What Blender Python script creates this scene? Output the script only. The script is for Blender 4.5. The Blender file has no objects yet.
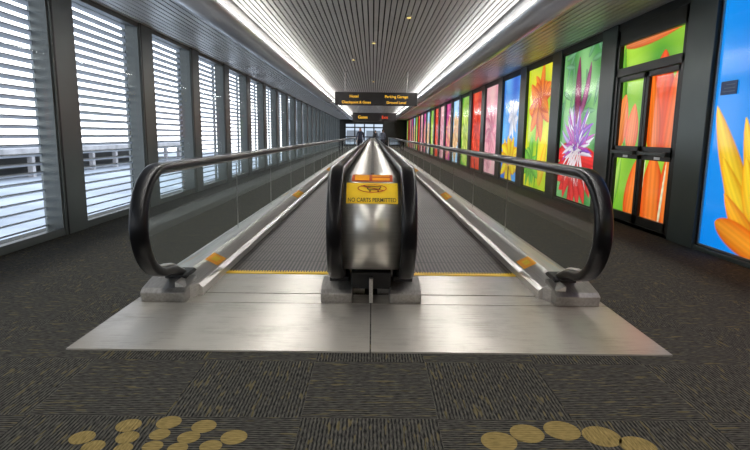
import bpy, bmesh, math, random
import numpy as np
from mathutils import Matrix, Vector
random.seed(3)
scene = bpy.context.scene
COL = scene.collection
scene.view_settings.view_transform = 'Standard'

# ---------------------------------------------------------------- materials
def nmat(name):
    m = bpy.data.materials.new(name); m.use_nodes = True
    nt = m.node_tree
    b = nt.nodes.get('Principled BSDF')
    return m, nt, b
def mat(name, col, rough=0.5, metal=0.0, noise=0.0, nscale=8.0, emit=None, es=1.0, spec=0.5, stretch=None, bump=0.0):
    m, nt, b = nmat(name)
    b.inputs['Base Color'].default_value = (*col, 1)
    b.inputs['Roughness'].default_value = rough
    b.inputs['Metallic'].default_value = metal
    b.inputs['Specular IOR Level'].default_value = spec
    if emit:
        b.inputs['Emission Color'].default_value = (*emit, 1)
        b.inputs['Emission Strength'].default_value = es
    if noise > 0:
        tc = nt.nodes.new('ShaderNodeTexCoord'); mp = nt.nodes.new('ShaderNodeMapping')
        if stretch: mp.inputs['Scale'].default_value = stretch
        n = nt.nodes.new('ShaderNodeTexNoise'); n.inputs['Scale'].default_value = nscale
        n.inputs['Detail'].default_value = 4
        r = nt.nodes.new('ShaderNodeValToRGB')
        r.color_ramp.elements[0].position = 0.3; r.color_ramp.elements[1].position = 0.7
        r.color_ramp.elements[0].color = (*[c*(1-noise) for c in col], 1)
        r.color_ramp.elements[1].color = (*[min(1, c*(1+noise)) for c in col], 1)
        nt.links.new(tc.outputs['Object'], mp.inputs[0]); nt.links.new(mp.outputs[0], n.inputs['Vector'])
        nt.links.new(n.outputs[0], r.inputs[0]); nt.links.new(r.outputs[0], b.inputs['Base Color'])
        if bump:
            bp = nt.nodes.new('ShaderNodeBump'); bp.inputs['Strength'].default_value = bump; bp.inputs['Distance'].default_value = 0.002
            nt.links.new(n.outputs[0], bp.inputs['Height']); nt.links.new(bp.outputs[0], b.inputs['Normal'])
    return m
def glassmat(name, tint, lo, hi, blend=0.25):
    m, nt, b = nmat(name)
    nt.nodes.remove(b)
    out = nt.nodes['Material Output']
    tr = nt.nodes.new('ShaderNodeBsdfTransparent'); tr.inputs[0].default_value = (*tint, 1)
    gl = nt.nodes.new('ShaderNodeBsdfGlossy'); gl.inputs['Roughness'].default_value = 0.02
    gl.inputs['Color'].default_value = (0.95, 1, 0.98, 1)
    fr = nt.nodes.new('ShaderNodeLayerWeight'); fr.inputs[0].default_value = blend
    mr = nt.nodes.new('ShaderNodeMapRange'); mr.inputs['To Min'].default_value = lo; mr.inputs['To Max'].default_value = hi
    mx = nt.nodes.new('ShaderNodeMixShader')
    nt.links.new(fr.outputs['Facing'], mr.inputs['Value']); nt.links.new(mr.outputs[0], mx.inputs[0])
    nt.links.new(tr.outputs[0], mx.inputs[1]); nt.links.new(gl.outputs[0], mx.inputs[2])
    nt.links.new(mx.outputs[0], out.inputs[0])
    return m

STEEL = mat('brushed_steel', (0.62, 0.605, 0.58), 0.32, 0.8, 0.12, 3, stretch=(30, 0.6, 30))
HOUS = mat('housing_steel', (0.60, 0.58, 0.53), 0.33, 0.75, 0.10, 3, stretch=(1, 20, 20))
STEELD = mat('dark_steel', (0.36, 0.35, 0.33), 0.35, 0.8, 0.15, 3, stretch=(20, 1, 20))
BLACK = mat('black_rubber', (0.004, 0.004, 0.005), 0.28, 0.0, spec=0.3)
BLACKM = mat('black_plastic', (0.01, 0.01, 0.011), 0.5)
YEL = mat('safety_yellow', (0.88, 0.58, 0.02), 0.5, noise=0.1)
ORG = mat('safety_orange', (0.95, 0.38, 0.01), 0.5, noise=0.1)
RED = mat('label_red', (0.50, 0.07, 0.02), 0.5, noise=0.2, nscale=30)
PILL = mat('pillar_paint', (0.125, 0.14, 0.135), 0.35, 0.3, 0.08, 2)
PILD = mat('bronze_frame', (0.022, 0.024, 0.022), 0.35, 0.5, 0.1, 3)
SLAT = mat('ceiling_slat_metal', (0.72, 0.71, 0.69), 0.36, 0.2, 0.06, 1.0)
NOSE = mat('soffit_nose_metal', (0.70, 0.71, 0.72), 0.26, 0.5, 0.05, 1)
PLEN = mat('plenum_black', (0.02, 0.02, 0.02), 0.9)
LOUV = mat('louver_aluminium', (0.50, 0.52, 0.55), 0.5, 0.0, 0.06, 2)
WGL = glassmat('window_glass', (0.98, 0.99, 0.99), 0.0, 0.08)
BGL = glassmat('balustrade_glass', (0.90, 0.955, 0.93), 0.06, 0.42)
WHITE = mat('label_white', (0.8, 0.8, 0.78), 0.5)
SIGNB = mat('sign_face_black', (0.012, 0.010, 0.010), 0.3)
AMB = mat('sign_amber_text', (0.9, 0.5, 0.03), 0.5, emit=(1.0, 0.55, 0.04), es=1.0)
REDT = mat('sign_red_text', (0.8, 0.05, 0.02), 0.5, emit=(1.0, 0.10, 0.03), es=0.8)

def plate_mat():
    m, nt, b = nmat('landing_plate_steel')
    b.inputs['Metallic'].default_value = 0.45; b.inputs['Roughness'].default_value = 0.25
    tc = nt.nodes.new('ShaderNodeTexCoord')
    mp = nt.nodes.new('ShaderNodeMapping'); mp.inputs['Scale'].default_value = (1.2, 60, 1)
    n = nt.nodes.new('ShaderNodeTexNoise'); n.inputs['Scale'].default_value = 3; n.inputs['Detail'].default_value = 6
    n2 = nt.nodes.new('ShaderNodeTexNoise'); n2.inputs['Scale'].default_value = 2.2; n2.inputs['Detail'].default_value = 7; n2.inputs['Roughness'].default_value = 0.7
    mx = nt.nodes.new('ShaderNodeMath'); mx.operation = 'ADD'
    r = nt.nodes.new('ShaderNodeValToRGB')
    r.color_ramp.elements[0].position = 0.7; r.color_ramp.elements[1].position = 1.0
    r.color_ramp.elements[0].color = (0.40, 0.37, 0.32, 1); r.color_ramp.elements[1].color = (0.62, 0.585, 0.52, 1)
    w = nt.nodes.new('ShaderNodeTexWave'); w.bands_direction = 'Y'; w.inputs['Scale'].default_value = 20
    bp = nt.nodes.new('ShaderNodeBump'); bp.inputs['Strength'].default_value = 0.15; bp.inputs['Distance'].default_value = 0.002
    L = nt.links.new
    L(tc.outputs['Object'], mp.inputs[0]); L(mp.outputs[0], n.inputs['Vector']); L(tc.outputs['Object'], n2.inputs['Vector'])
    L(n.outputs[0], mx.inputs[0]); L(n2.outputs[0], mx.inputs[1]); L(mx.outputs[0], r.inputs[0])
    wm = nt.nodes.new('ShaderNodeMapRange'); wm.inputs['To Min'].default_value = 0.82; wm.inputs['To Max'].default_value = 1.0
    mu = nt.nodes.new('ShaderNodeVectorMath'); mu.operation = 'SCALE'
    L(w.outputs['Fac'], wm.inputs['Value']); L(r.outputs[0], mu.inputs[0]); L(wm.outputs[0], mu.inputs['Scale']); L(mu.outputs[0], b.inputs['Base Color'])
    L(tc.outputs['Object'], w.inputs['Vector']); L(w.outputs['Fac'], bp.inputs['Height']); L(bp.outputs[0], b.inputs['Normal'])
    return m
PLATE = plate_mat()

def pallet_mat():
    m, nt, b = nmat('pallet_aluminium')
    b.inputs['Metallic'].default_value = 0.1; b.inputs['Roughness'].default_value = 0.5; b.inputs['Specular IOR Level'].default_value = 0.3
    tc = nt.nodes.new('ShaderNodeTexCoord'); sep = nt.nodes.new('ShaderNodeSeparateXYZ')
    w = nt.nodes.new('ShaderNodeTexWave'); w.bands_direction = 'X'; w.inputs['Scale'].default_value = 9
    n = nt.nodes.new('ShaderNodeTexNoise'); n.inputs['Scale'].default_value = 24; n.inputs['Detail'].default_value = 8; n.inputs['Roughness'].default_value = 0.9
    L = nt.links.new
    mo = nt.nodes.new('ShaderNodeMath'); mo.operation = 'MODULO'; mo.inputs[1].default_value = 0.4
    lt = nt.nodes.new('ShaderNodeMath'); lt.operation = 'LESS_THAN'; lt.inputs[1].default_value = 0.02
    r = nt.nodes.new('ShaderNodeValToRGB')
    r.color_ramp.elements[0].position = 0.38; r.color_ramp.elements[1].position = 0.95
    r.color_ramp.elements[0].color = (0.010, 0.009, 0.008, 1); r.color_ramp.elements[1].color = (0.125, 0.108, 0.096, 1)
    a = nt.nodes.new('ShaderNodeMath'); a.operation = 'MULTIPLY_ADD'; a.inputs[1].default_value = 0.5
    s = nt.nodes.new('ShaderNodeMath'); s.operation = 'SUBTRACT'; s.inputs[1].default_value = 0.12
    mx = nt.nodes.new('ShaderNodeMixRGB'); mx.inputs[2].default_value = (0.01, 0.01, 0.01, 1)
    L(tc.outputs['Object'], w.inputs['Vector']); L(tc.outputs['Object'], n.inputs['Vector']); L(tc.outputs['Object'], sep.inputs[0])
    L(w.outputs['Fac'], a.inputs[0]); L(n.outputs[0], a.inputs[2]); L(a.outputs[0], s.inputs[0]); L(s.outputs[0], r.inputs[0])
    L(sep.outputs['Y'], mo.inputs[0]); L(mo.outputs[0], lt.inputs[0]); L(lt.outputs[0], mx.inputs[0]); L(r.outputs[0], mx.inputs[1])
    L(mx.outputs[0], b.inputs['Base Color'])
    return m
PALLET = pallet_mat()

def carpet_mat(name='carpet_tiles', gold=False):
    m, nt, b = nmat(name)
    b.inputs['Roughness'].default_value = 0.9; b.inputs['Specular IOR Level'].default_value = 0.12
    N = nt.nodes.new; L = nt.links.new
    tc = N('ShaderNodeTexCoord')
    ck = N('ShaderNodeTexChecker'); ck.inputs['Scale'].default_value = 1/0.61
    ofs = N('ShaderNodeMapping'); ofs.inputs['Location'].default_value = (0.305, 0.2, 0.1)
    L(tc.outputs['Object'], ofs.inputs[0]); L(ofs.outputs[0], ck.inputs['Vector'])
    def streak(sc, det):
        mp = N('ShaderNodeMapping'); mp.inputs['Scale'].default_value = sc
        n = N('ShaderNodeTexNoise'); n.inputs['Scale'].default_value = 1; n.inputs['Detail'].default_value = det
        L(tc.outputs['Object'], mp.inputs[0]); L(mp.outputs[0], n.inputs['Vector']); return n.outputs[0]
    def ribs(d):
        w = N('ShaderNodeTexWave'); w.bands_direction = d; w.inputs['Scale'].default_value = 19; w.inputs['Distortion'].default_value = 0.8
        w.inputs['Detail Scale'].default_value = 20
        L(tc.outputs['Object'], w.inputs['Vector']); return w.outputs['Fac']
    def mix(a, bb, f=None, op=None):
        x = N('ShaderNodeMix'); x.data_type = 'FLOAT'
        if f is not None: L(f, x.inputs[0])
        L(a, x.inputs[2]); L(bb, x.inputs[3]); return x.outputs[0]
    sx = mix(streak((26, 160, 1), 4), streak((160, 26, 1), 4), ck.outputs['Fac'])
    rb = mix(ribs('Y'), ribs('X'), ck.outputs['Fac'])
    ad = N('ShaderNodeMath'); ad.operation = 'MULTIPLY_ADD'; ad.inputs[1].default_value = 0.12 if gold else 0.30
    L(rb, ad.inputs[0]); L(sx, ad.inputs[2])
    r = N('ShaderNodeValToRGB')
    cr = r.color_ramp
    cr.elements[0].position = 0.48; cr.elements[1].position = 0.92
    if gold:
        cr.elements[0].position = 0.3
        cr.elements[0].color = (0.12, 0.09, 0.03, 1); cr.elements[1].color = (0.40, 0.30, 0.11, 1)
    else:
        cr.elements[0].color = (0.007, 0.007, 0.007, 1); cr.elements[1].color = (0.112, 0.108, 0.092, 1)
    L(ad.outputs[0], r.inputs[0])
    fl = mix(streak((8, 50, 1), 2), streak((50, 8, 1), 2), ck.outputs['Fac'])
    r2 = N('ShaderNodeValToRGB'); r2.color_ramp.elements[0].position = 0.60; r2.color_ramp.elements[1].position = 0.65
    L(fl, r2.inputs[0])
    mul = N('ShaderNodeMath'); mul.operation = 'MULTIPLY'; mul.inputs[1].default_value = 0.0 if gold else 0.5
    L(r2.outputs[0], mul.inputs[0])
    mx = N('ShaderNodeMixRGB'); mx.inputs[2].default_value = (0.17, 0.14, 0.055, 1)
    L(mul.outputs[0], mx.inputs[0]); L(r.outputs[0], mx.inputs[1]); L(mx.outputs[0], b.inputs['Base Color'])
    bp = N('ShaderNodeBump'); bp.inputs['Strength'].default_value = 0.5; bp.inputs['Distance'].default_value = 0.003
    L(ad.outputs[0], bp.inputs['Height']); L(bp.outputs[0], b.inputs['Normal'])
    return m
CARPET = carpet_mat(); GOLDC = carpet_mat('carpet_gold_inlay', True)

# ---------------------------------------------------------------- mesh helpers
def link(o, parent=None):
    COL.objects.link(o)
    if parent: o.parent = parent
    return o
def empty(name, loc=(0, 0, 0)):
    e = bpy.data.objects.new(name, None); e.location = loc; COL.objects.link(e); e.empty_display_size = 0.2
    return e
def meshobj(name, verts, faces, mats, parent=None, midx=None, smooth=False):
    me = bpy.data.meshes.new(name); me.from_pydata(verts, [], faces)
    for m in (mats if isinstance(mats, (list, tuple)) else [mats]): me.materials.append(m)
    if midx: me.polygons.foreach_set('material_index', midx)
    if smooth: me.polygons.foreach_set('use_smooth', [True]*len(faces))
    me.update()
    bm = bmesh.new(); bm.from_mesh(me); bmesh.ops.recalc_face_normals(bm, faces=bm.faces); bm.to_mesh(me); bm.free()
    return link(bpy.data.objects.new(name, me), parent)
class MB:
    def __init__(s): s.v = []; s.f = []; s.m = []
    def box(s, x0, x1, y0, y1, z0, z1, mi=0):
        n = len(s.v)
        s.v += [(x0,y0,z0),(x1,y0,z0),(x1,y1,z0),(x0,y1,z0),(x0,y0,z1),(x1,y0,z1),(x1,y1,z1),(x0,y1,z1)]
        for f in [(0,3,2,1),(4,5,6,7),(0,1,5,4),(1,2,6,5),(2,3,7,6),(3,0,4,7)]:
            s.f.append(tuple(n+i for i in f)); s.m.append(mi)
        return s
    def quad(s, pts, mi=0):
        n = len(s.v); s.v += list(pts); s.f.append(tuple(range(n, n+len(pts)))); s.m.append(mi); return s
    def prism_y(s, pts, y0, y1, mi=0):
        n = len(s.v); k = len(pts)
        s.v += [(p[0], y0, p[1]) for p in pts] + [(p[0], y1, p[1]) for p in pts]
        s.f.append(tuple(n+i for i in range(k))); s.m.append(mi)
        s.f.append(tuple(n+k+i for i in reversed(range(k)))); s.m.append(mi)
        for i in range(k):
            j = (i+1) % k; s.f.append((n+i, n+k+i, n+k+j, n+j)); s.m.append(mi)
        return s
    def prism_x(s, pts, x0, x1, mi=0):
        n = len(s.v); k = len(pts)
        s.v += [(x0, p[0], p[1]) for p in pts] + [(x1, p[0], p[1]) for p in pts]
        s.f.append(tuple(n+i for i in range(k))); s.m.append(mi)
        s.f.append(tuple(n+k+i for i in reversed(range(k)))); s.m.append(mi)
        for i in range(k):
            j = (i+1) % k; s.f.append((n+i, n+k+i, n+k+j, n+j)); s.m.append(mi)
        return s
    def cyl(s, c, r, h, axis='z', seg=16, mi=0, r2=None):
        n = len(s.v); r2 = r if r2 is None else r2
        for t, rr in ((0, r), (h, r2)):
            for i in range(seg):
                a = 2*math.pi*i/seg; p = rr*math.cos(a), rr*math.sin(a)
                if axis == 'z': s.v.append((c[0]+p[0], c[1]+p[1], c[2]+t))
                elif axis == 'y': s.v.append((c[0]+p[0], c[1]+t, c[2]+p[1]))
                else: s.v.append((c[0]+t, c[1]+p[0], c[2]+p[1]))
        s.f.append(tuple(n+i for i in range(seg))); s.m.append(mi)
        s.f.append(tuple(n+seg+i for i in range(seg))); s.m.append(mi)
        for i in range(seg):
            j = (i+1) % seg; s.f.append((n+i, n+j, n+seg+j, n+seg+i)); s.m.append(mi)
        return s
    def obj(s, name, mats, parent=None, bevel=0, smooth=False):
        o = meshobj(name, s.v, s.f, mats, parent, s.m, smooth)
        if bevel:
            b = o.modifiers.new('bevel', 'BEVEL'); b.width = bevel; b.segments = 2; b.limit_method = 'ANGLE'
        return o

H = 3.76
Y0, Y1 = -6.0, 62.0
BAY = 2.45
PL, PR = 6.74, 6.38

# ---------------------------------------------------------------- shell
MB().box(-H-0.5, H+0.5, Y0-0.5, Y1+3, -0.3, 0.0).obj('floor', CARPET)
mb = MB()
mb.box(-H-0.5, H+0.5, Y0-0.5, Y1+0.5, 3.56, 3.75, 1)
x = -2.35
while x < 2.36:
    mb.box(x-0.037, x+0.037, Y0, Y1, 3.45, 3.475, 0); x += 0.0995
for yy in np.arange(Y0, Y1, 3.66):
    mb.box(-2.4, 2.4, yy, yy+0.05, 3.476, 3.50, 1)
for s in (-1, 1):
    for i in range(12):
        xx = s*(2.62+i*0.0995)
        mb.box(xx-0.040, xx+0.040, Y0, Y1, 2.95, 2.975, 0)
    a, b_ = sorted((s*2.6, s*(H+0.1)))
    mb.box(a, b_, Y0, Y1, 3.03, 3.08, 1)
mb.obj('ceiling', [SLAT, PLEN])
for s, nm in ((-1, 'trim_1'), (1, 'trim_2')):
    pts = []
    for i in range(17):
        a = math.pi*i/16
        pts.append((s*(2.35-0.25*math.cos(a)), 2.99-0.13*math.sin(a)))
    pts += [(s*2.62, 3.03), (s*2.42, 3.08), (s*2.16, 3.08)]
    mb = MB(); mb.prism_y(pts, Y0, Y1)
    o = mb.obj(nm, NOSE, smooth=False)
    o.data.polygons.foreach_set('use_smooth', [len(p.vertices) == 4 for p in o.data.polygons])
    o.data.update()
    a, b_ = sorted((s*2.42, s*2.5))
    MB().box(a, b_, Y0, Y1, 3.08, 3.56).obj('trim_3' if s < 0 else 'trim_4', NOSE)

KS = range(-5, 23)
mb = MB()
for k in KS:
    y = PL+BAY*k
    mb.box(-H-0.18, -H+0.05, y-0.25, y+0.25, 0, 2.96, 0)
    mb.box(-H+0.05, -H+0.056, y-0.22, y-0.19, 0, 2.96, 1)
mb.box(-H-0.18, -H+0.03, Y0, Y1, 0, 0.05, 0)
mb.box(-H-0.18, -H+0.03, Y0, Y1, 2.92, 3.6, 0)
mb.obj('wall_left', [PILL, PILD], bevel=0.006)
mb = MB()
for k in KS:
    y = PR+BAY*k
    mb.box(H-0.06, H+0.22, y-0.27, y+0.27, 0, 2.96, 0)
    mb.box(H-0.02, H+0.2, y-0.31, y+0.31, 0, 2.96, 1)
mb.box(H+0.1, H+0.3, Y0, Y1, 0, 3.6, 1)
mb.box(H-0.04, H+0.2, Y0, Y1, 2.84, 3.6, 1)
mb.box(H-0.04, H+0.2, Y0, Y1, 0, 0.05, 0)
PILR = mat('dark_pillar_paint', (0.065, 0.083, 0.078), 0.3, 0.4, 0.08, 2)
mb.obj('wall_right', [PILR, PILD], bevel=0.006)
MB().box(-H-0.2, H+0.3, Y0-0.2, Y0, 0, 3.6).obj('wall_back', mat('wall_paint', (0.55, 0.55, 0.53), 0.7, noise=0.05))
mb = MB()
mb.box(-H-0.2, H+0.3, Y1, Y1+0.2, 2.45, 3.6, 1)
mb.box(1.2, H+0.3, Y1, Y1+0.2, 0, 2.46, 1)
mb.box(-H-0.2, -3.2, Y1, Y1+0.2, 0, 2.46, 1)
mb.obj('wall_end', [PILL, PILD])
mb = MB()
for xx in (-3.2, -2.12, -1.04, 0.04, 1.1):
    mb.box(xx, xx+0.14, Y1+0.02, Y1+0.12, 0, 2.45, 0)
mb.box(-3.2, 1.2, Y1+0.02, Y1+0.12, 2.0, 2.14, 0); mb.box(-3.2, 1.2, Y1+0.02, Y1+0.12, 0, 0.2, 0); mb.box(-3.2, 1.2, Y1+0.02, Y1+0.12, 0.95, 1.09, 0)
mb.quad([(-3.2, Y1+0.06, 0), (1.2, Y1+0.06, 0), (1.2, Y1+0.06, 2.45), (-3.2, Y1+0.06, 2.45)], 1)
mb.obj('door_2', [PILD, WGL])

def window_mesh():
    mb = MB()
    w = BAY/2-0.25
    y0, y1 = -w, w
    fx0, fx1 = -H-0.03, -H+0.03
    mb.box(fx0, fx1, y0, y0+0.03, 0.05, 2.92, 0); mb.box(fx0, fx1, y1-0.03, y1, 0.05, 2.92, 0)
    mb.box(fx0, fx1, y0, y1, 0.05, 0.09, 0); mb.box(fx0, fx1, y0, y1, 2.88, 2.92, 0)
    mb.quad([(fx0+.03, y0, .05), (fx0+.03, y1, .05), (fx0+.03, y1, 2.92), (fx0+.03, y0, 2.92)], 1)
    z = 0.08
    yy0, yy1 = -BAY/2+0.005, BAY/2-0.005
    while z < 3.0:
        pts = [(-H-0.28, z), (-H-0.20, z+0.030), (-H-0.202, z+0.044), (-H-0.282, z+0.014)]
        mb.prism_y(pts, yy0, yy1, 2); z += 0.108
    for yy in (-BAY/2+0.02, BAY/2-0.06):
        mb.box(-H-0.32, -H-0.285, yy, yy+0.04, 0.0, 3.1, 0)
    return mb
src = None
for k in range(27):
    yc = PL+BAY*(k-5+0.5)
    if src is None:
        o = window_mesh().obj('window_1', [PILL, WGL, LOUV]); src = o.data
    else:
        o = link(bpy.data.objects.new('window_%d' % (k+1), src))
    o.location.y = yc

# ---------------------------------------------------------------- exterior
MB().box(-180, 60, -60, 160, -4.4, -4.2).obj('ground', mat('tarmac', (0.22, 0.235, 0.26), 0.9, noise=0.35, nscale=0.12))
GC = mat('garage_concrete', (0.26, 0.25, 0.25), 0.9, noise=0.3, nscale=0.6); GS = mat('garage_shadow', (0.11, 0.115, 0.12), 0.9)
mb = MB()
z = -4.2
mb.box(-52, -40, -20, 125, z+2.6, z+3.4, 0)
for yy in range(-20, 126, 7):
    mb.box(-40.6, -40, yy, yy+0.6, z, z+2.6, 0)
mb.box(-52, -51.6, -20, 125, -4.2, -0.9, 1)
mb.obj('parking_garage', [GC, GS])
mb = MB()
mb.box(-14, 14, 84, 95, -4.2, 6, 0)  # added building-shaped block behind the end glass, tones down the overbright sky
for zz in (-3, 0.2, 3.4):
    for xx in range(-13, 13, 3): mb.box(xx, xx+2.2, 83.9, 84.0, zz, zz+1.7, 1)
mb.obj('sky_glare_block', [mat('glare_block_facade', (0.34, 0.36, 0.38), 0.8, noise=0.1), GS])

# ---------------------------------------------------------------- moving walkways
YC, ZC, R = 3.85, 0.63, 0.375
YE = 52.0
def loop_path(R_, n=20, y_in=0.42):
    p = [(YC+0.42, ZC-R_-0.15), (YC+0.32, ZC-R_-0.115), (YC+0.20, ZC-R_-0.06), (YC+0.10, ZC-R_-0.02)]
    for i in range(n+1):
        a = -math.pi/2-math.pi*i/n
        p.append((YC+R_*math.cos(a)*1.08, ZC+R_*math.sin(a)))
    for i in range(n+1):
        a = math.pi/2-math.pi*i/n
        p.append((YE+R_*math.cos(a), ZC+R_*math.sin(a)))
    p += [(YE-y_in*0.5, ZC-R_-0.05), (YE-y_in, ZC-R_-0.12)]
    return p
def sweep(name, path, xc, hw, ht, material, parent, seg=16, power=0.6):
    V, F = [], []
    N = len(path)
    for i, (y, z) in enumerate(path):
        a = path[max(0, i-1)]; b = path[min(N-1, i+1)]
        ty, tz = b[0]-a[0], b[1]-a[1]; l = math.hypot(ty, tz); ty /= l; tz /= l
        ny, nz = -tz, ty
        for j in range(seg):
            t = 2*math.pi*j/seg; c, s_ = math.cos(t), math.sin(t)
            px = math.copysign(abs(c)**power, c)*hw; pn = math.copysign(abs(s_)**power, s_)*ht
            V.append((xc+px, y+ny*pn, z+nz*pn))
    for i in range(N-1):
        for j in range(seg):
            k = (j+1) % seg
            F.append((i*seg+j, i*seg+k, (i+1)*seg+k, (i+1)*seg+j))
    F.append(tuple(range(seg))); F.append(tuple((N-1)*seg+j for j in range(seg)))
    return meshobj(name, V, F, material, parent, smooth=True)
def plate_poly(R_, zb):
    p = loop_path(R_)[4:-2]
    q = [a for a in p if a[1] > zb]
    return [(YC+0.25, zb)] + q + [(YE-0.1, zb)]

def walkway(name, s):
    E = empty(name)
    XO = 1.505
    sweep('outer_handrail', loop_path(R), s*XO, 0.060, 0.033, BLACK, E)
    sweep('outer_handrail_guide', loop_path(R-0.040), s*XO, 0.024, 0.010, STEEL, E, seg=8)
    MB().quad([(s*XO, a, b) for a, b in plate_poly(R-0.045, 0.165)]).obj('outer_glass', BGL, E)
    mb = MB()
    for yy in np.arange(6.0, YE, 2.0):
        mb.box(s*XO-0.004, s*XO+0.004, yy, yy+0.006, 0.2, 0.93)
    mb.obj('glass_joints', STEELD, E)
    prof = [(1.30,0),(1.30,0.07),(1.33,0.10),(1.46,0.165),(1.60,0.165),(1.69,0.12),(1.71,0.0)]
    mb = MB(); mb.prism_y([(s*a, b) for a, b in prof], 4.05, YE-0.1)
    mb.obj('outer_skirt_decking', STEEL, E, bevel=0.004)
    a = sorted((s*1.37, s*1.70))
    mb = MB()
    mb.prism_x([(3.86, 0.01), (3.84, 0.085), (3.88, 0.11), (4.12, 0.155), (4.12, 0.01)], a[0], a[1], 0)
    a2 = sorted((s*(XO-.085), s*(XO+.085)))
    mb.prism_x([(4.05, 0.10), (4.04, 0.165), (4.08, 0.18), (4.24, 0.18), (4.30, 0.15)], a2[0], a2[1], 1)
    mb.obj('outer_newel_base', [STEELD, BLACKM], E, bevel=0.008)
    pts = [(s*1.30, 4.6), (s*1.335, 4.05), (s*1.39, 3.90), (s*1.46, 3.90), (s*1.46, 4.6)]
    V = [(p[0], p[1], 0.008) for p in pts]+[(p[0], p[1], z) for p, z in zip(pts, (0.085, 0.10, 0.12, 0.15, 0.155))]
    n = 5
    F = [tuple(range(n)), tuple(range(2*n-1, n-1, -1))]+[(i, (i+1) % n, n+(i+1) % n, n+i) for i in range(n)]
    meshobj('outer_skirt_nose', V, F, STEEL, E)
    XI = 0.244
    sweep('inner_handrail', loop_path(R), s*XI, 0.053, 0.032, BLACK, E)
    sweep('inner_handrail_guide', loop_path(R-0.038), s*XI, 0.03, 0.012, STEELD, E, seg=8)
    MB().prism_x(plate_poly(R-0.04, 0.2), s*XI-0.006, s*XI+0.006).obj('inner_panel', STEELD, E)
    a = sorted((s*0.14, s*0.375))
    mb = MB()
    mb.prism_x([(3.88, 0.01), (3.87, 0.085), (3.90, 0.11), (4.14, 0.15), (4.14, 0.01)], a[0], a[1], 0)
    a2 = sorted((s*0.17, s*0.32))
    mb.prism_x([(4.05, 0.10), (4.04, 0.17), (4.08, 0.2), (4.24, 0.21), (4.30, 0.15)], a2[0], a2[1], 1)
    mb.obj('inner_newel_base', [STEELD, BLACKM], E, bevel=0.008)
    prof = [(0.05,0),(0.05,0.2),(0.30,0.2),(0.345,0.10),(0.35,0)]
    MB().prism_y([(s*a_, b) for a_, b in prof], 4.16, YE-0.1).obj('inner_skirt_decking', STEEL, E, bevel=0.004)
    a = sorted((s*0.35, s*1.30))
    MB().box(a[0], a[1], 4.72, YE-0.9, 0.001, 0.012).obj('pallet_band', PALLET, E)
    b0 = sorted((s*0.004, s*1.76)); mb = MB()
    mb.box(b0[0], b0[1], 2.97, 3.86, 0.0005, 0.010)
    mb.box(b0[0], b0[1], 3.872, 4.10, 0.0005, 0.010)
    mb.box(a[0], a[1], 4.112, 4.70, 0.0005, 0.013)
    mb.box(b0[0], b0[1], YE-0.9, YE+1.0, 0.0005, 0.010)
    mb.obj('landing_plate', PLATE, E)
    mb = MB()
    mb.box(a[0], a[1], 4.705, 4.76, 0.001, 0.018)
    for i in range(40):
        xx = a[0]+(a[1]-a[0])*(i+0.5)/40
        mb.box(xx-0.005, xx+0.005, 4.76, 4.80, 0.012, 0.019)
    mb.box(a[0], a[1], YE-0.96, YE-0.9, 0.001, 0.018)
    mb.obj('comb_plate', YEL, E)
    V, F, M = [], [], []
    for (ya, yb) in ((4.60, 4.88), (9.7, 10.6), (17, 18.2), (26, 27.4)):
        for q, f0, f1 in ((0, .08, .92), (1, .3, .7)):
            xa, za = 1.33+.13*f0, .10+.065*f0; xb, zb = 1.33+.13*f1, .10+.065*f1
            e = 0.003+0.0015*q
            iy = 0.0 if q == 0 else (yb-ya)*0.25
            n = len(V)
            V += [(s*xa, ya+iy, za+e), (s*xb, ya+iy, zb+e), (s*xb, yb-iy, zb+e), (s*xa, yb-iy, za+e)]
            F.append((n, n+1, n+2, n+3)); M.append(q)
    meshobj('warning_stickers', V, F, [ORG, YEL], E, M)
    return E
W1 = walkway('moving_walkway', -1)
W2 = walkway('moving_walkway', 1)
pp = plate_poly(R-0.035, 0.22)
o = MB().prism_x(pp, -0.193, 0.193).obj('center_housing', HOUS, W1, bevel=0)
for p in o.data.polygons: p.use_smooth = len(p.vertices) == 4 and abs(p.normal.x) < 0.5
MB().box(-0.012, 0.012, 3.84, YE, 0.955, 0.985).obj('center_deck_ridge', STEELD, W1)
MB().prism_x([(3.95, 0.10), (3.93, 0.235), (4.12, 0.25), (4.12, 0.10)], -0.15, 0.15).obj('center_inlet_box', BLACKM, W1, bevel=0.01)
MB().box(-0.014, 0.014, 3.88, 3.92, 0.012, 0.2).obj('center_post', STEEL, W1, bevel=0.004)
RH = R-0.035
def arcp(x, a, off):
    r = math.radians(a); return (x, YC-(RH+off)*1.08*math.cos(r), ZC+(RH+off)*math.sin(r))
def arc_patch(x0, x1, a0, a1, off, mi, B, n=8):
    base = len(B[0])
    for i in range(n+1):
        a = a0+(a1-a0)*i/n
        B[0].append(arcp(x0, a, off)); B[0].append(arcp(x1, a, off))
    for i in range(n):
        k = base+2*i; B[1].append((k, k+1, k+3, k+2)); B[2].append(mi)
B = [[], [], []]
A0 = 6.5
arc_patch(-0.172, 0.172, 24+A0, 54+A0, 0.002, 0, B)
arc_patch(-0.14, 0.14, 57+A0, 88, 0.002, 1, B)
arc_patch(-0.12, -0.02, 66, 84, 0.003, 2, B)
arc_patch(0.0, 0.12, 66, 73, 0.003, 2, B)
arc_patch(0.0, 0.12, 77, 84, 0.003, 2, B)
def line(x0, a0, x1, a1, w, mi):
    a0 += A0; a1 += A0
    base = len(B[0]); k = 57.3/RH
    dx, da = x1-x0, (a1-a0)/k; l = math.hypot(dx, da); nx, na = -da/l*w, dx/l*w
    for (x, a) in ((x0+nx, a0+na*k), (x1+nx, a1+na*k), (x1-nx, a1-na*k), (x0-nx, a0-na*k)):
        B[0].append(arcp(x, a, 0.004+0.0005*mi))
    B[1].append((base, base+1, base+2, base+3)); B[2].append(mi)
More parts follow.
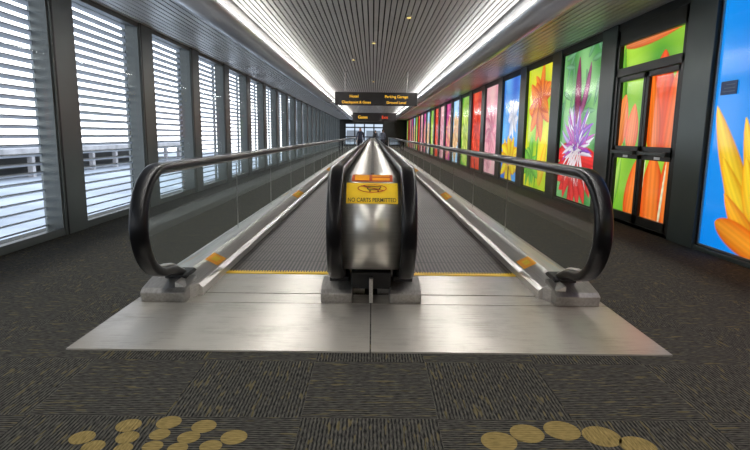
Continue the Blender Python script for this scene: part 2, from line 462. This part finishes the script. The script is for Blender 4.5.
line(-0.06, 48.5, -0.04, 47, 0.003, 3); line(-0.04, 47, -0.025, 42, 0.003, 3); line(-0.025, 42, 0.05, 42, 0.003, 3)
line(-0.04, 47, 0.06, 47, 0.003, 3); line(0.06, 47, 0.045, 42, 0.003, 3); line(-0.035, 44.5, 0.052, 44.5, 0.002, 3)
line(-0.02, 40.2, -0.008, 40.2, 0.004, 3); line(0.034, 40.2, 0.046, 40.2, 0.004, 3)
k = 57.3/RH
prev = None
for i in range(33):
    t = 2*math.pi*i/32; q = (0.095*math.cos(t), 44.2+0.035*k*math.sin(t))
    if prev: line(prev[0], prev[1], q[0], q[1], 0.003, 4)
    prev = q
line(-0.075, 47.5, 0.075, 41, 0.003, 4)
meshobj('no_carts_decal', B[0], B[1], [YEL, RED, ORG, BLACKM, RED], W1, B[2])
def text_mesh(txt, size, bold=0.0):
    cu = bpy.data.curves.new('t', 'FONT'); cu.body = txt; cu.size = size; cu.align_x = 'CENTER'; cu.offset = bold
    ob = bpy.data.objects.new('t', cu); COL.objects.link(ob)
    dg = bpy.context.evaluated_depsgraph_get(); me = ob.evaluated_get(dg).to_mesh()
    V = [tuple(v.co) for v in me.vertices]; F = [tuple(p.vertices) for p in me.polygons]
    ob.evaluated_get(dg).to_mesh_clear(); bpy.data.objects.remove(ob); bpy.data.curves.remove(cu)
    return V, F
V, F = text_mesh('NO CARTS PERMITTED', 0.034, 0.0003)
meshobj('no_carts_lettering', [arcp(v[0]*0.92, 26+A0+v[1]*k*1.25, 0.0035) for v in V], F, BLACKM, W1)

# ---------------------------------------------------------------- carpet inlay dots
mb = MB()
def p2w(px, py):
    u = px-373; v = py-225-(px-375)*0.012
    t = 1.25/(88.8+.9864*v); return t*u, t*(532.7-.1644*v)
dots = [(87,437,12),(98,446,11),(133,425,12),(173,422,12),(208,426,12),(238,437,13),(132,437,11),(164,434,10),(193,437,11),(157,446,10),(215,446,11),(128,448,9),(182,448,10),
        (503,442,18),(531,434,17),(566,431,18),(606,437,19),(643,447,18)]
for (a, b, r) in dots:
    x_, y_ = p2w(a, b); t = 1.25/(88.8+.9864*(b-225))
    mb.cyl((x_, y_, 0.0003), r*t, 0.0012, seg=28)
mb.obj('carpet_dot_inlay', GOLDC)

# ---------------------------------------------------------------- murals
def canvas(w, h, nx, ny, bg):
    s = np.linspace(0, w, nx)[None, :].repeat(ny, 0); z = np.linspace(0, h, ny)[:, None].repeat(nx, 1)
    C = np.zeros((ny, nx, 3)); C[:] = bg
    return s, z, C
def vary(s, z, C, c2, f=1.3, ph=0.0, amp=1.0):
    t = 0.5+0.25*np.sin(s*f*3+ph+1.7*np.sin(z*f*1.3+ph))+0.25*np.sin(z*f*2.1-ph*2+1.3*np.sin(s*f*2))
    t = np.clip(t*amp, 0, 1)[..., None]
    C[:] = C*(1-t)+np.array(c2)*t
def petal(s, z, C, bx, bz, tx, tz, w, c_edge, c_mid, bend=0.0, streak=0.10, alpha=1.0, p=0.75):
    L = math.hypot(tx-bx, tz-bz); ax, az = (tx-bx)/L, (tz-bz)/L
    a = ((s-bx)*ax+(z-bz)*az)/L; b = -(s-bx)*az+(z-bz)*ax
    ac = np.clip(a, 0, 1)
    b = b-bend*4*ac*(1-ac)
    half = w*np.sin(np.pi*ac**p)**0.7+1e-5
    q = np.abs(b)/half
    m = np.clip((1.0-q)/0.10, 0, 1)*((a > 0) & (a < 1))*alpha
    m = m[..., None]
    t = np.clip(q, 0, 1)[..., None]
    col = np.array(c_mid)*(1-t**1.6)+np.array(c_edge)*t**1.6
    col = col*(1+streak*np.sin(b/w*18+3*ac)[..., None])*(0.72+0.28*ac[..., None])
    side = np.clip(0.5+0.5*b/half, 0, 1)[..., None]
    col = col*(0.82+0.25*side)
    C[:] = C*(1-m)+col*m
def flower(s, z, C, cx, cz, r, n, w, ce, cm, rot=0.0, core=None, cr=0.1, seed=1):
    rd = random.Random(seed)
    for i in range(n):
        a = rot+2*math.pi*i/n+rd.uniform(-.25, .25); rr = r*rd.uniform(.7, 1.15)
        f = rd.uniform(.8, 1.1)
        petal(s, z, C, cx, cz, cx+rr*math.cos(a), cz+rr*math.sin(a), w*rd.uniform(.7, 1.25), [c*f for c in ce], [min(1, c*f) for c in cm], bend=rd.uniform(-.09, .09))
    if core:
        m = ((s-cx)**2+(z-cz)**2) < cr*cr; C[m] = core
def mural_mat():
    m, nt, b = nmat('backlit_print')
    at = nt.nodes.new('ShaderNodeAttribute'); at.attribute_name = 'Col'
    b.inputs['Base Color'].default_value = (0.02, 0.02, 0.02, 1); b.inputs['Roughness'].default_value = 0.12
    nt.links.new(at.outputs['Color'], b.inputs['Emission Color']); b.inputs['Emission Strength'].default_value = 1.05
    return m
MUR = mural_mat()
def mural_mesh(name, w, h, C):
    ny, nx, _ = C.shape
    s = np.linspace(0, w, nx)[None, :].repeat(ny, 0); z = np.linspace(0, h, ny)[:, None].repeat(nx, 1)
    co = np.stack([np.zeros_like(s), w/2-s, z], -1).reshape(-1, 3)
    idx = np.arange(nx*ny).reshape(ny, nx)
    F = np.stack([idx[:-1, :-1], idx[:-1, 1:], idx[1:, 1:], idx[1:, :-1]], -1).reshape(-1, 4)
    me = bpy.data.meshes.new(name); me.from_pydata(co.tolist(), [], F.tolist())
    ca = me.color_attributes.new('Col', 'FLOAT_COLOR', 'POINT')
    rgba = np.ones((nx*ny, 4), dtype=np.float32); rgba[:, :3] = np.clip(C, 0, 1).reshape(-1, 3)
    ca.data.foreach_set('color', rgba.ravel())
    me.materials.append(MUR); me.update()
    return me
w, h = BAY-0.6, 2.78
G = (0.03, 0.28, 0.02)
def m_blue():
    s, z, C = canvas(w, h, 170, 240, (0.0, 0.14, 0.60))
    vary(s, z, C, (0.0, 0.27, 0.85), 0.5, 0.3)
    ce, cm = (0.80, 0.30, 0.0), (1.0, 0.70, 0.03)
    co_, cn = (0.80, 0.16, 0.0), (1.0, 0.48, 0.02)
    for (tx, tz, bx, bz, ww, o_) in ((1.5, 1.9, 1.3, .3, .28, 0), (1.15, 1.55, 1.25, .3, .24, 0), (1.75, 1.6, 1.3, .3, .28, 0),
                              (.85, 1.36, 1.2, .25, .18, 0), (.55, 1.42, 1.10, .2, .14, 0), (.06, 1.55, .95, .15, .19, 0), (.26, 1.0, 1.0, .10, .17, 0), (.62, 1.02, 1.1, .1, .17, 0),
                              (.95, 1.05, 1.3, .05, .24, 0), (1.5, 1.0, 1.3, 0, .3, 1), (.35, .62, 1.1, .02, .15, 1)):
        petal(s, z, C, bx, bz, tx, tz, ww, co_ if o_ else ce, cn if o_ else cm, bend=.05, streak=.07)
    petal(s, z, C, .25, .30, 1.3, .0, .16, (.75, .10, 0), (1, .36, .02), streak=.07)
    return mural_mesh('m_blue', w, h, C)
def m_door():
    s, z, C = canvas(w, h, 170, 240, G)
    vary(s, z, C, (0.40, 0.70, 0.05), 1.6, 0.8)
    R1, R2 = (0.65, 0.01, 0.0), (0.95, 0.10, 0.01)
    petal(s, z, C, .45, .9, .10, 2.6, .12, (.02, .2, .02), (.2, .5, .05), bend=.1)
    petal(s, z, C, 1.35, .95, 1.25, 2.35, .42, R1, R2, bend=.05)
    petal(s, z, C, 1.6, .9, 1.75, 2.25, .3, (.8, .06, 0), (1, .2, .02))
    petal(s, z, C, 1.2, .9, 1.0, 2.1, .2, (.8, .06, 0), (1, .22, .02))
    petal(s, z, C, .05, 1.05, .25, 1.85, .25, (1, .14, .02), (1, .34, .10))
    petal(s, z, C, .5, 1.0, .55, 1.7, .2, (.9, .1, .02), (1, .30, .10))
    petal(s, z, C, .1, 2.55, 1.8, 2.62, .10, (.9, .1, 0), (1, .3, .1))
    for (a, b, c, d, ww) in ((1.3, -.1, 1.2, 1.0, .34), (1.7, -.1, 1.6, 1.1, .26), (.65, -.1, .75, .9, .26)):
        petal(s, z, C, a, b, c, d, ww, (.7, .03, 0), (1, .25, .03))
    petal(s, z, C, .0, .1, .25, .95, .13, (.1, .4, .03), (.5, .8, .15))
    for q in (.9, 1.45): petal(s, z, C, q, -.1, q+.1, .95, .03, (.8, .7, .3), (.9, .85, .6))
    return mural_mesh('m_door', w, h, C)
def m_thistle():
    s, z, C = canvas(w, h, 170, 240, (0.04, 0.24, 0.05))
    vary(s, z, C, (0.28, 0.60, 0.24), 2.0, 0.5)
    rd = random.Random(5)
    for i in range(26):
        a, b = rd.uniform(0, w), rd.uniform(1.5, 2.7); an = rd.uniform(0, 6.28)
        petal(s, z, C, a, b, a+.5*math.cos(an), b+.5*math.sin(an), .06, (.02, .14, .06), (.22, .50, .28), alpha=.8)
    petal(s, z, C, .95, 1.35, .80, 2.65, .17, (.08, .01, .06), (.30, .03, .12), bend=.05)
    petal(s, z, C, 1.0, 1.6, 1.35, 2.5, .12, (.10, .02, .1), (.42, .10, .25), bend=-.05)
    for i in range(13):
        a = math.pi+i*math.pi/12; petal(s, z, C, .9, .85, .9+1.1*math.cos(a), .8+.9*math.sin(a), .2, (.60, .0, .01), (.95, .05, .05), bend=rd.uniform(-.1, .1))
    for i in range(75):
        an = rd.uniform(-.5, 3.7); r_ = rd.uniform(.35, .9)
        c = rd.choice([((.06, .0, .22), (.35, .10, .65)), ((.10, .02, .3), (.55, .40, .80)), ((.2, .0, .25), (.6, .1, .5)), ((.5, .45, .6), (.9, .85, .95))])
        petal(s, z, C, .9+rd.uniform(-.15, .15), 1.0+rd.uniform(-.1, .1), .9+r_*math.cos(an), 1.05+r_*math.sin(an)*.95, rd.uniform(.03, .07), *c, bend=rd.uniform(-.06, .06))
    for i in range(16):
        petal(s, z, C, .9+rd.uniform(-.2, .2), .95, .2+rd.uniform(0, 1.4), rd.uniform(.25, .6), .028, (.8, .6, .7), (1, .92, .95), bend=rd.uniform(-.08, .08))
    return mural_mesh('m_thistle', w, h, C)
def m_orange():
    s, z, C = canvas(w, h, 130, 190, (0.22, 0.55, 0.02))
    vary(s, z, C, (0.85, 0.75, 0.03), 1.6, 0.2)
    petal(s, z, C, .9, 0, 1.0, 1.6, .06, (.03, .25, .02), (.1, .5, .05))
    flower(s, z, C, 1.0, 1.95, .8, 16, .2, (.75, .04, .0), (1, .30, .02), core=(.6, .05, 0), cr=.12, seed=2)
    flower(s, z, C, .5, .6, .65, 11, .15, (.02, .3, .02), (.25, .65, .08), seed=3)
    petal(s, z, C, 1.2, .1, 1.6, 1.1, .2, (1, .35, 0), (1, .8, .05))
    return mural_mesh('m_orange', w, h, C)
def m_bluey():
    s, z, C = canvas(w, h, 100, 150, (0.02, 0.12, 0.6))
    vary(s, z, C, (0.15, 0.5, 0.9), 1.3, 1.1)
    flower(s, z, C, .8, .55, .9, 14, .22, (.9, .30, .0), (1, .8, .03), core=(.6, .1, .3), cr=.14, seed=8)
    flower(s, z, C, 1.1, 1.7, .6, 11, .17, (.5, .6, .9), (.9, .9, 1), seed=9)
    return mural_mesh('m_bluey', w, h, C)
def m_gen(nm, bg, bg2, ce, cm, seed):
    s, z, C = canvas(w, h, 60, 90, bg); vary(s, z, C, bg2, 1.3, seed)
    flower(s, z, C, .9, 1.3, 1.05, 14, .28, ce, cm, core=None, seed=seed)
    flower(s, z, C, .6, .5, .6, 9, .2, ce, cm, core=None, seed=seed+20)
    return mural_mesh(nm, w, h, C)
MM = {-1: m_blue(), 1: m_thistle(), 2: m_orange(), 3: m_bluey()}
cyc = [m_gen('m_pink', (.65, .25, .35), (.8, .5, .5), (.75, .15, .30), (.95, .50, .55), 3),
       m_gen('m_red', (.5, .02, .02), (.8, .1, .03), (.6, 0, 0), (1, .1, .04), 4),
       m_gen('m_green', (.05, .3, .03), (.5, .7, .1), (.3, .55, .02), (.8, .9, .2), 5),
       m_gen('m_sky', (.1, .4, .8), (.5, .75, .9), (.85, .3, .1), (1, .75, .4), 6),
       m_gen('m_magenta', (.3, .02, .2), (.7, .1, .3), (.7, .05, .3), (1, .5, .2), 7)]
for k_ in range(-5, 22):
    yc = PR+BAY*(k_+0.5)
    if k_ == 0: continue
    me = MM.get(k_) or cyc[(k_-4) % 5]
    e = bpy.data.objects.new('backlit_flower_mural', me); link(e)
    e.location = (H, yc, 0.06)
    mb = MB()
    mb.box(-0.02, 0.04, -w/2, -w/2+0.02, 0, h, 0); mb.box(-0.02, 0.04, w/2-0.02, w/2, 0, h, 0)
    mb.box(-0.02, 0.04, -w/2, w/2, h-0.03, h, 0); mb.box(-0.02, 0.04, -w/2, w/2, 0, 0.02, 0)
    f = mb.obj('frame', STEELD if k_ == -1 else PILD, e)
E = empty('wall_notice', (H-0.005, 5.84, 1.72))
MB().box(-0.008, 0.0, -0.13, 0.13, 0, 0.14).obj('plate', mat('notice_blue', (0.01, 0.06, 0.20), 0.4, noise=0.1), E)
mb = MB()
for i in range(3): mb.box(-0.010, -0.008, -0.10, 0.10-0.03*i, 0.030+0.035*i, 0.036+0.035*i)
mb.obj('lettering', mat('notice_lettering', (0.15, 0.25, 0.4), 0.5), E)
yc = PR+BAY*0.5
E = empty('door_1', (0, yc, 0))
mm = bpy.data.objects.new('door_mural', m_door()); link(mm, E); mm.location = (H+0.03, 0, 0.05)
mb = MB(); X0, X1 = H-0.04, H+0.025
hw = w/2
mb.box(X0, X1, -hw, -hw+0.07, 0, 2.84); mb.box(X0, X1, hw-0.07, hw, 0, 2.84)
mb.box(X0, X1, -hw, hw, 2.16, 2.28); mb.box(X0, X1, -hw, hw, 2.62, 2.84)
mb.box(X0, X1, -hw, hw, 0.0, 0.05)
mb.obj('door_frame', PILD, E, bevel=0.006)
for sgn, nm in ((-1, 'leaf_near'), (1, 'leaf_far')):
    a, b_ = sorted((sgn*0.008, sgn*(hw-0.075)))
    mb = MB(); x0, x1 = H-0.025, H+0.02
    mb.box(x0, x1, a, a+0.07, 0.05, 2.155); mb.box(x0, x1, b_-0.07, b_, 0.05, 2.155)
    mb.box(x0, x1, a, b_, 0.05, 0.17); mb.box(x0, x1, a, b_, 2.08, 2.155); mb.box(x0, x1, a, b_, 0.96, 1.14)
    mb.obj(nm, PILD, E, bevel=0.004)
    mb = MB(); mb.box(H-0.10, H-0.07, a+0.05, b_-0.05, 1.03, 1.07)
    for yy in (a+0.06, b_-0.12): mb.box(H-0.10, H-0.02, yy, yy+0.06, 1.02, 1.08)
    mb.obj('push_bar_'+nm, PILR, E, bevel=0.005)
mb = MB(); mb.box(H-0.027, H-0.0255, -0.55, -0.40, 0.975, 1.01); mb.box(H-0.027, H-0.0255, 0.35, 0.5, 0.975, 1.01); mb.obj('door_label', WHITE, E)

# ---------------------------------------------------------------- hanging signs
def sign(Y, xc, z0, z1, hwid, lines):
    E = empty('hanging_sign', (xc, Y, 0))
    MB().box(-hwid, hwid, 0, 0.16, z0, z1).obj('cabinet', SIGNB, E, bevel=0.01)
    mb = MB()
    for xx in (-hwid*0.75, hwid*0.75):
        mb.cyl((xx, 0.08, z1), 0.02, 3.46-z1, seg=10); mb.cyl((xx, 0.08, 3.43), 0.06, 0.02, seg=14)
    mb.obj('suspension_rods', STEELD, E)
    for i, (tx, tz, t, sz, mt) in enumerate(lines):
        V, F = text_mesh(t, sz, 0.0)
        meshobj('lettering_%d' % i, [(tx+v[0], -0.004, tz+v[1]) for v in V], F, mt, E)
    return E
sign(19.6, 0.10, 2.28, 2.74, 1.46, [(-0.78, 2.55, 'Hotel', .14, AMB), (-0.70, 2.35, 'Checkpoint & Gates', .125, AMB), (0.72, 2.55, 'Parking Garage', .135, AMB), (0.72, 2.35, 'Ground Level', .125, AMB)])
sign(35, 0.1, 2.08, 2.64, 1.4, [(-0.75, 2.28, 'Gates', .26, AMB), (0.65, 2.28, 'Exit', .26, REDT)])
mb = MB()
for (xx, yy) in ((0.0, 7.9), (0.65, 10.6), (0.0, 13.5), (-0.6, 16.5), (0.0, 23), (0, 29)):
    mb.cyl((xx, yy, 3.425), 0.06, 0.03, seg=18, mi=0); mb.cyl((xx, yy, 3.41), 0.035, 0.02, seg=14, mi=1)
mb.obj('ceiling_downlights', [STEELD, mat('lamp_warm', (1, .8, .3), .5, emit=(1, .7, .2), es=1.2)])

# ---------------------------------------------------------------- people
def person(name, loc, rot, shirt, pants, hair, stride=0.16, scale=1.0):
    pts = {'pel': (0, 0, .95, .15, .11), 'waist': (0, 0, 1.08, .135, .10), 'chest': (0, 0, 1.30, .165, .12), 'sh': (0, 0, 1.43, .11, .085), 'neck': (0, 0, 1.50, .055, .055),
           'head1': (0, -.015, 1.58, .075, .085), 'head2': (0, -.01, 1.67, .082, .098), 'head3': (0, 0, 1.73, .055, .065)}
    ed = [('pel', 'waist'), ('waist', 'chest'), ('chest', 'sh'), ('sh', 'neck'), ('neck', 'head1'), ('head1', 'head2'), ('head2', 'head3')]
    for s in (-1, 1):
        q = 'L' if s < 0 else 'R'; f = s*stride
        pts.update({'hip'+q: (s*.10, 0, .88, .095, .1), 'kn'+q: (s*.10, -f*.6-.02, .50, .062, .066), 'an'+q: (s*.10, -f+.03, .09, .042, .045), 'toe'+q: (s*.11, -f-.14, .035, .04, .03),
                    'shl'+q: (s*.17, 0, 1.40, .062, .06), 'el'+q: (s*.24, f*.4+.02, 1.12, .042, .042), 'wr'+q: (s*.25, f*.8-.06, .88, .028, .028), 'pm'+q: (s*.25, f*.8-.08, .81, .018, .034)})
        ed += [('pel', 'hip'+q), ('hip'+q, 'kn'+q), ('kn'+q, 'an'+q), ('an'+q, 'toe'+q), ('sh', 'shl'+q), ('shl'+q, 'el'+q), ('el'+q, 'wr'+q), ('wr'+q, 'pm'+q)]
        for i in range(4):
            pts['f%d%s' % (i, q)] = (s*.25, f*.8-.115+.022*i, .74-.01*(1 if i in (1, 2) else 0), .008, .008); ed.append(('pm'+q, 'f%d%s' % (i, q)))
        pts['th'+q] = (s*.235, f*.8-.13, .80, .010, .010); ed.append(('pm'+q, 'th'+q))
    ks = list(pts); me = bpy.data.meshes.new(name)
    me.from_pydata([pts[a][:3] for a in ks], [(ks.index(a), ks.index(b)) for a, b in ed], [])
    o = link(bpy.data.objects.new(name, me))
    md = o.modifiers.new('skin', 'SKIN')
    for i, a in enumerate(ks):
        sv = me.skin_vertices[0].data[i]; sv.radius = pts[a][3:5]; sv.use_root = (i == 0)
    sb = o.modifiers.new('sub', 'SUBSURF'); sb.levels = 2; sb.render_levels = 2
    dg = bpy.context.evaluated_depsgraph_get(); dg.update()
    m2 = bpy.data.meshes.new_from_object(o.evaluated_get(dg)); o.modifiers.clear(); o.data = m2
    skin = bpy.data.materials.get('skin') or mat('skin', (.5, .28, .19), .5, noise=.05)
    m2.materials.clear()
    for m in (mat(name+'_shirt', shirt, .8, noise=.1), mat(name+'_trousers', pants, .8, noise=.1), skin, mat(name+'_hair', hair, .6, noise=.2, nscale=40), BLACKM): m2.materials.append(m)
    for p in m2.polygons:
        c = p.center; p.use_smooth = True
        if c.z > 1.67 or (c.z > 1.55 and c.y > .02): i = 3
        elif c.z > 1.49: i = 2
        elif c.z < .86 and abs(c.x) > .2: i = 2
        elif c.z < .09: i = 4
        elif c.z < .95 and abs(c.x) < .2: i = 1
        else: i = 0
        p.material_index = i
    mb = MB()
    mb.cyl((0, -.125, 1.60), .012, .03, 'y', 8, 0)
    for s in (-1, 1):
        mb.cyl((s*.032, -.105, 1.645), .009, .012, 'y', 8, 1); mb.cyl((s*.085-.006, -.0, 1.62), .022, .012, 'x', 10, 0)
    mb.cyl((0, -.104, 1.56), .018, .01, 'y', 8, 2)
    mb.obj('face_features', [skin, BLACKM, RED], o)
    o.location = loc; o.rotation_euler.z = rot; o.scale = (scale,)*3
    return o
person('walking_traveler', (-0.85, 37, 0.012), 0.0, (.03, .035, .06), (.02, .02, .03), (.02, .012, .008))
person('walking_traveler', (0.25, 53.6, 0.0), math.pi, (.05, .05, .055), (.02, .025, .05), (.05, .03, .015))
person('walking_traveler', (-1.0, 46, 0.012), 0.1, (.25, .05, .04), (.03, .03, .05), (.03, .02, .01), scale=.95)
person('walking_traveler', (0.75, 42, 0.012), math.pi, (.10, .12, .16), (.03, .03, .04), (.03, .02, .01), scale=.97)

# ---------------------------------------------------------------- lights
def area(name, loc, sx, sy, power, up=False, col=(1, .97, .93)):
    l = bpy.data.lights.new(name, 'AREA'); l.shape = 'RECTANGLE'; l.size = sx; l.size_y = sy; l.energy = power; l.color = col
    o = bpy.data.objects.new(name, l); COL.objects.link(o); o.location = loc
    if up: o.rotation_euler = (math.pi, 0, 0)
    return o
ym = (Y0+Y1)/2; LL = Y1-Y0-0.4
for s in (-1, 1):
    area('linear_ceiling_light', (s*1.95, ym, 3.44), 0.05, LL, 660)
    area('cove_uplight', (s*2.27, ym, 3.10), 0.12, LL, 120, True)
wd = bpy.data.worlds.new('sky'); scene.world = wd; wd.use_nodes = True
nt = wd.node_tree; bg = nt.nodes['Background']
tc = nt.nodes.new('ShaderNodeTexCoord'); sp = nt.nodes.new('ShaderNodeSeparateXYZ'); r = nt.nodes.new('ShaderNodeValToRGB')
r.color_ramp.elements[0].position = 0.0; r.color_ramp.elements[0].color = (0.90, 0.92, 0.96, 1)
r.color_ramp.elements[1].position = 0.6; r.color_ramp.elements[1].color = (0.70, 0.82, 1.0, 1)
nt.links.new(tc.outputs['Generated'], sp.inputs[0]); nt.links.new(sp.outputs['Z'], r.inputs[0]); nt.links.new(r.outputs[0], bg.inputs[0])
bg.inputs[1].default_value = 4.2

# ---------------------------------------------------------------- camera
cam = bpy.data.cameras.new('camera'); co = bpy.data.objects.new('camera', cam); COL.objects.link(co)
cam.sensor_width = 36; cam.lens = 25.92; cam.clip_start = 0.05; cam.clip_end = 500
M = Matrix.Translation((0, 0, 1.25)) @ Matrix.Rotation(math.radians(-0.35), 4, 'Z') @ Matrix.Rotation(math.radians(90-9.46), 4, 'X') @ Matrix.Rotation(math.radians(0.75), 4, 'Z')
co.matrix_world = M
scene.camera = co
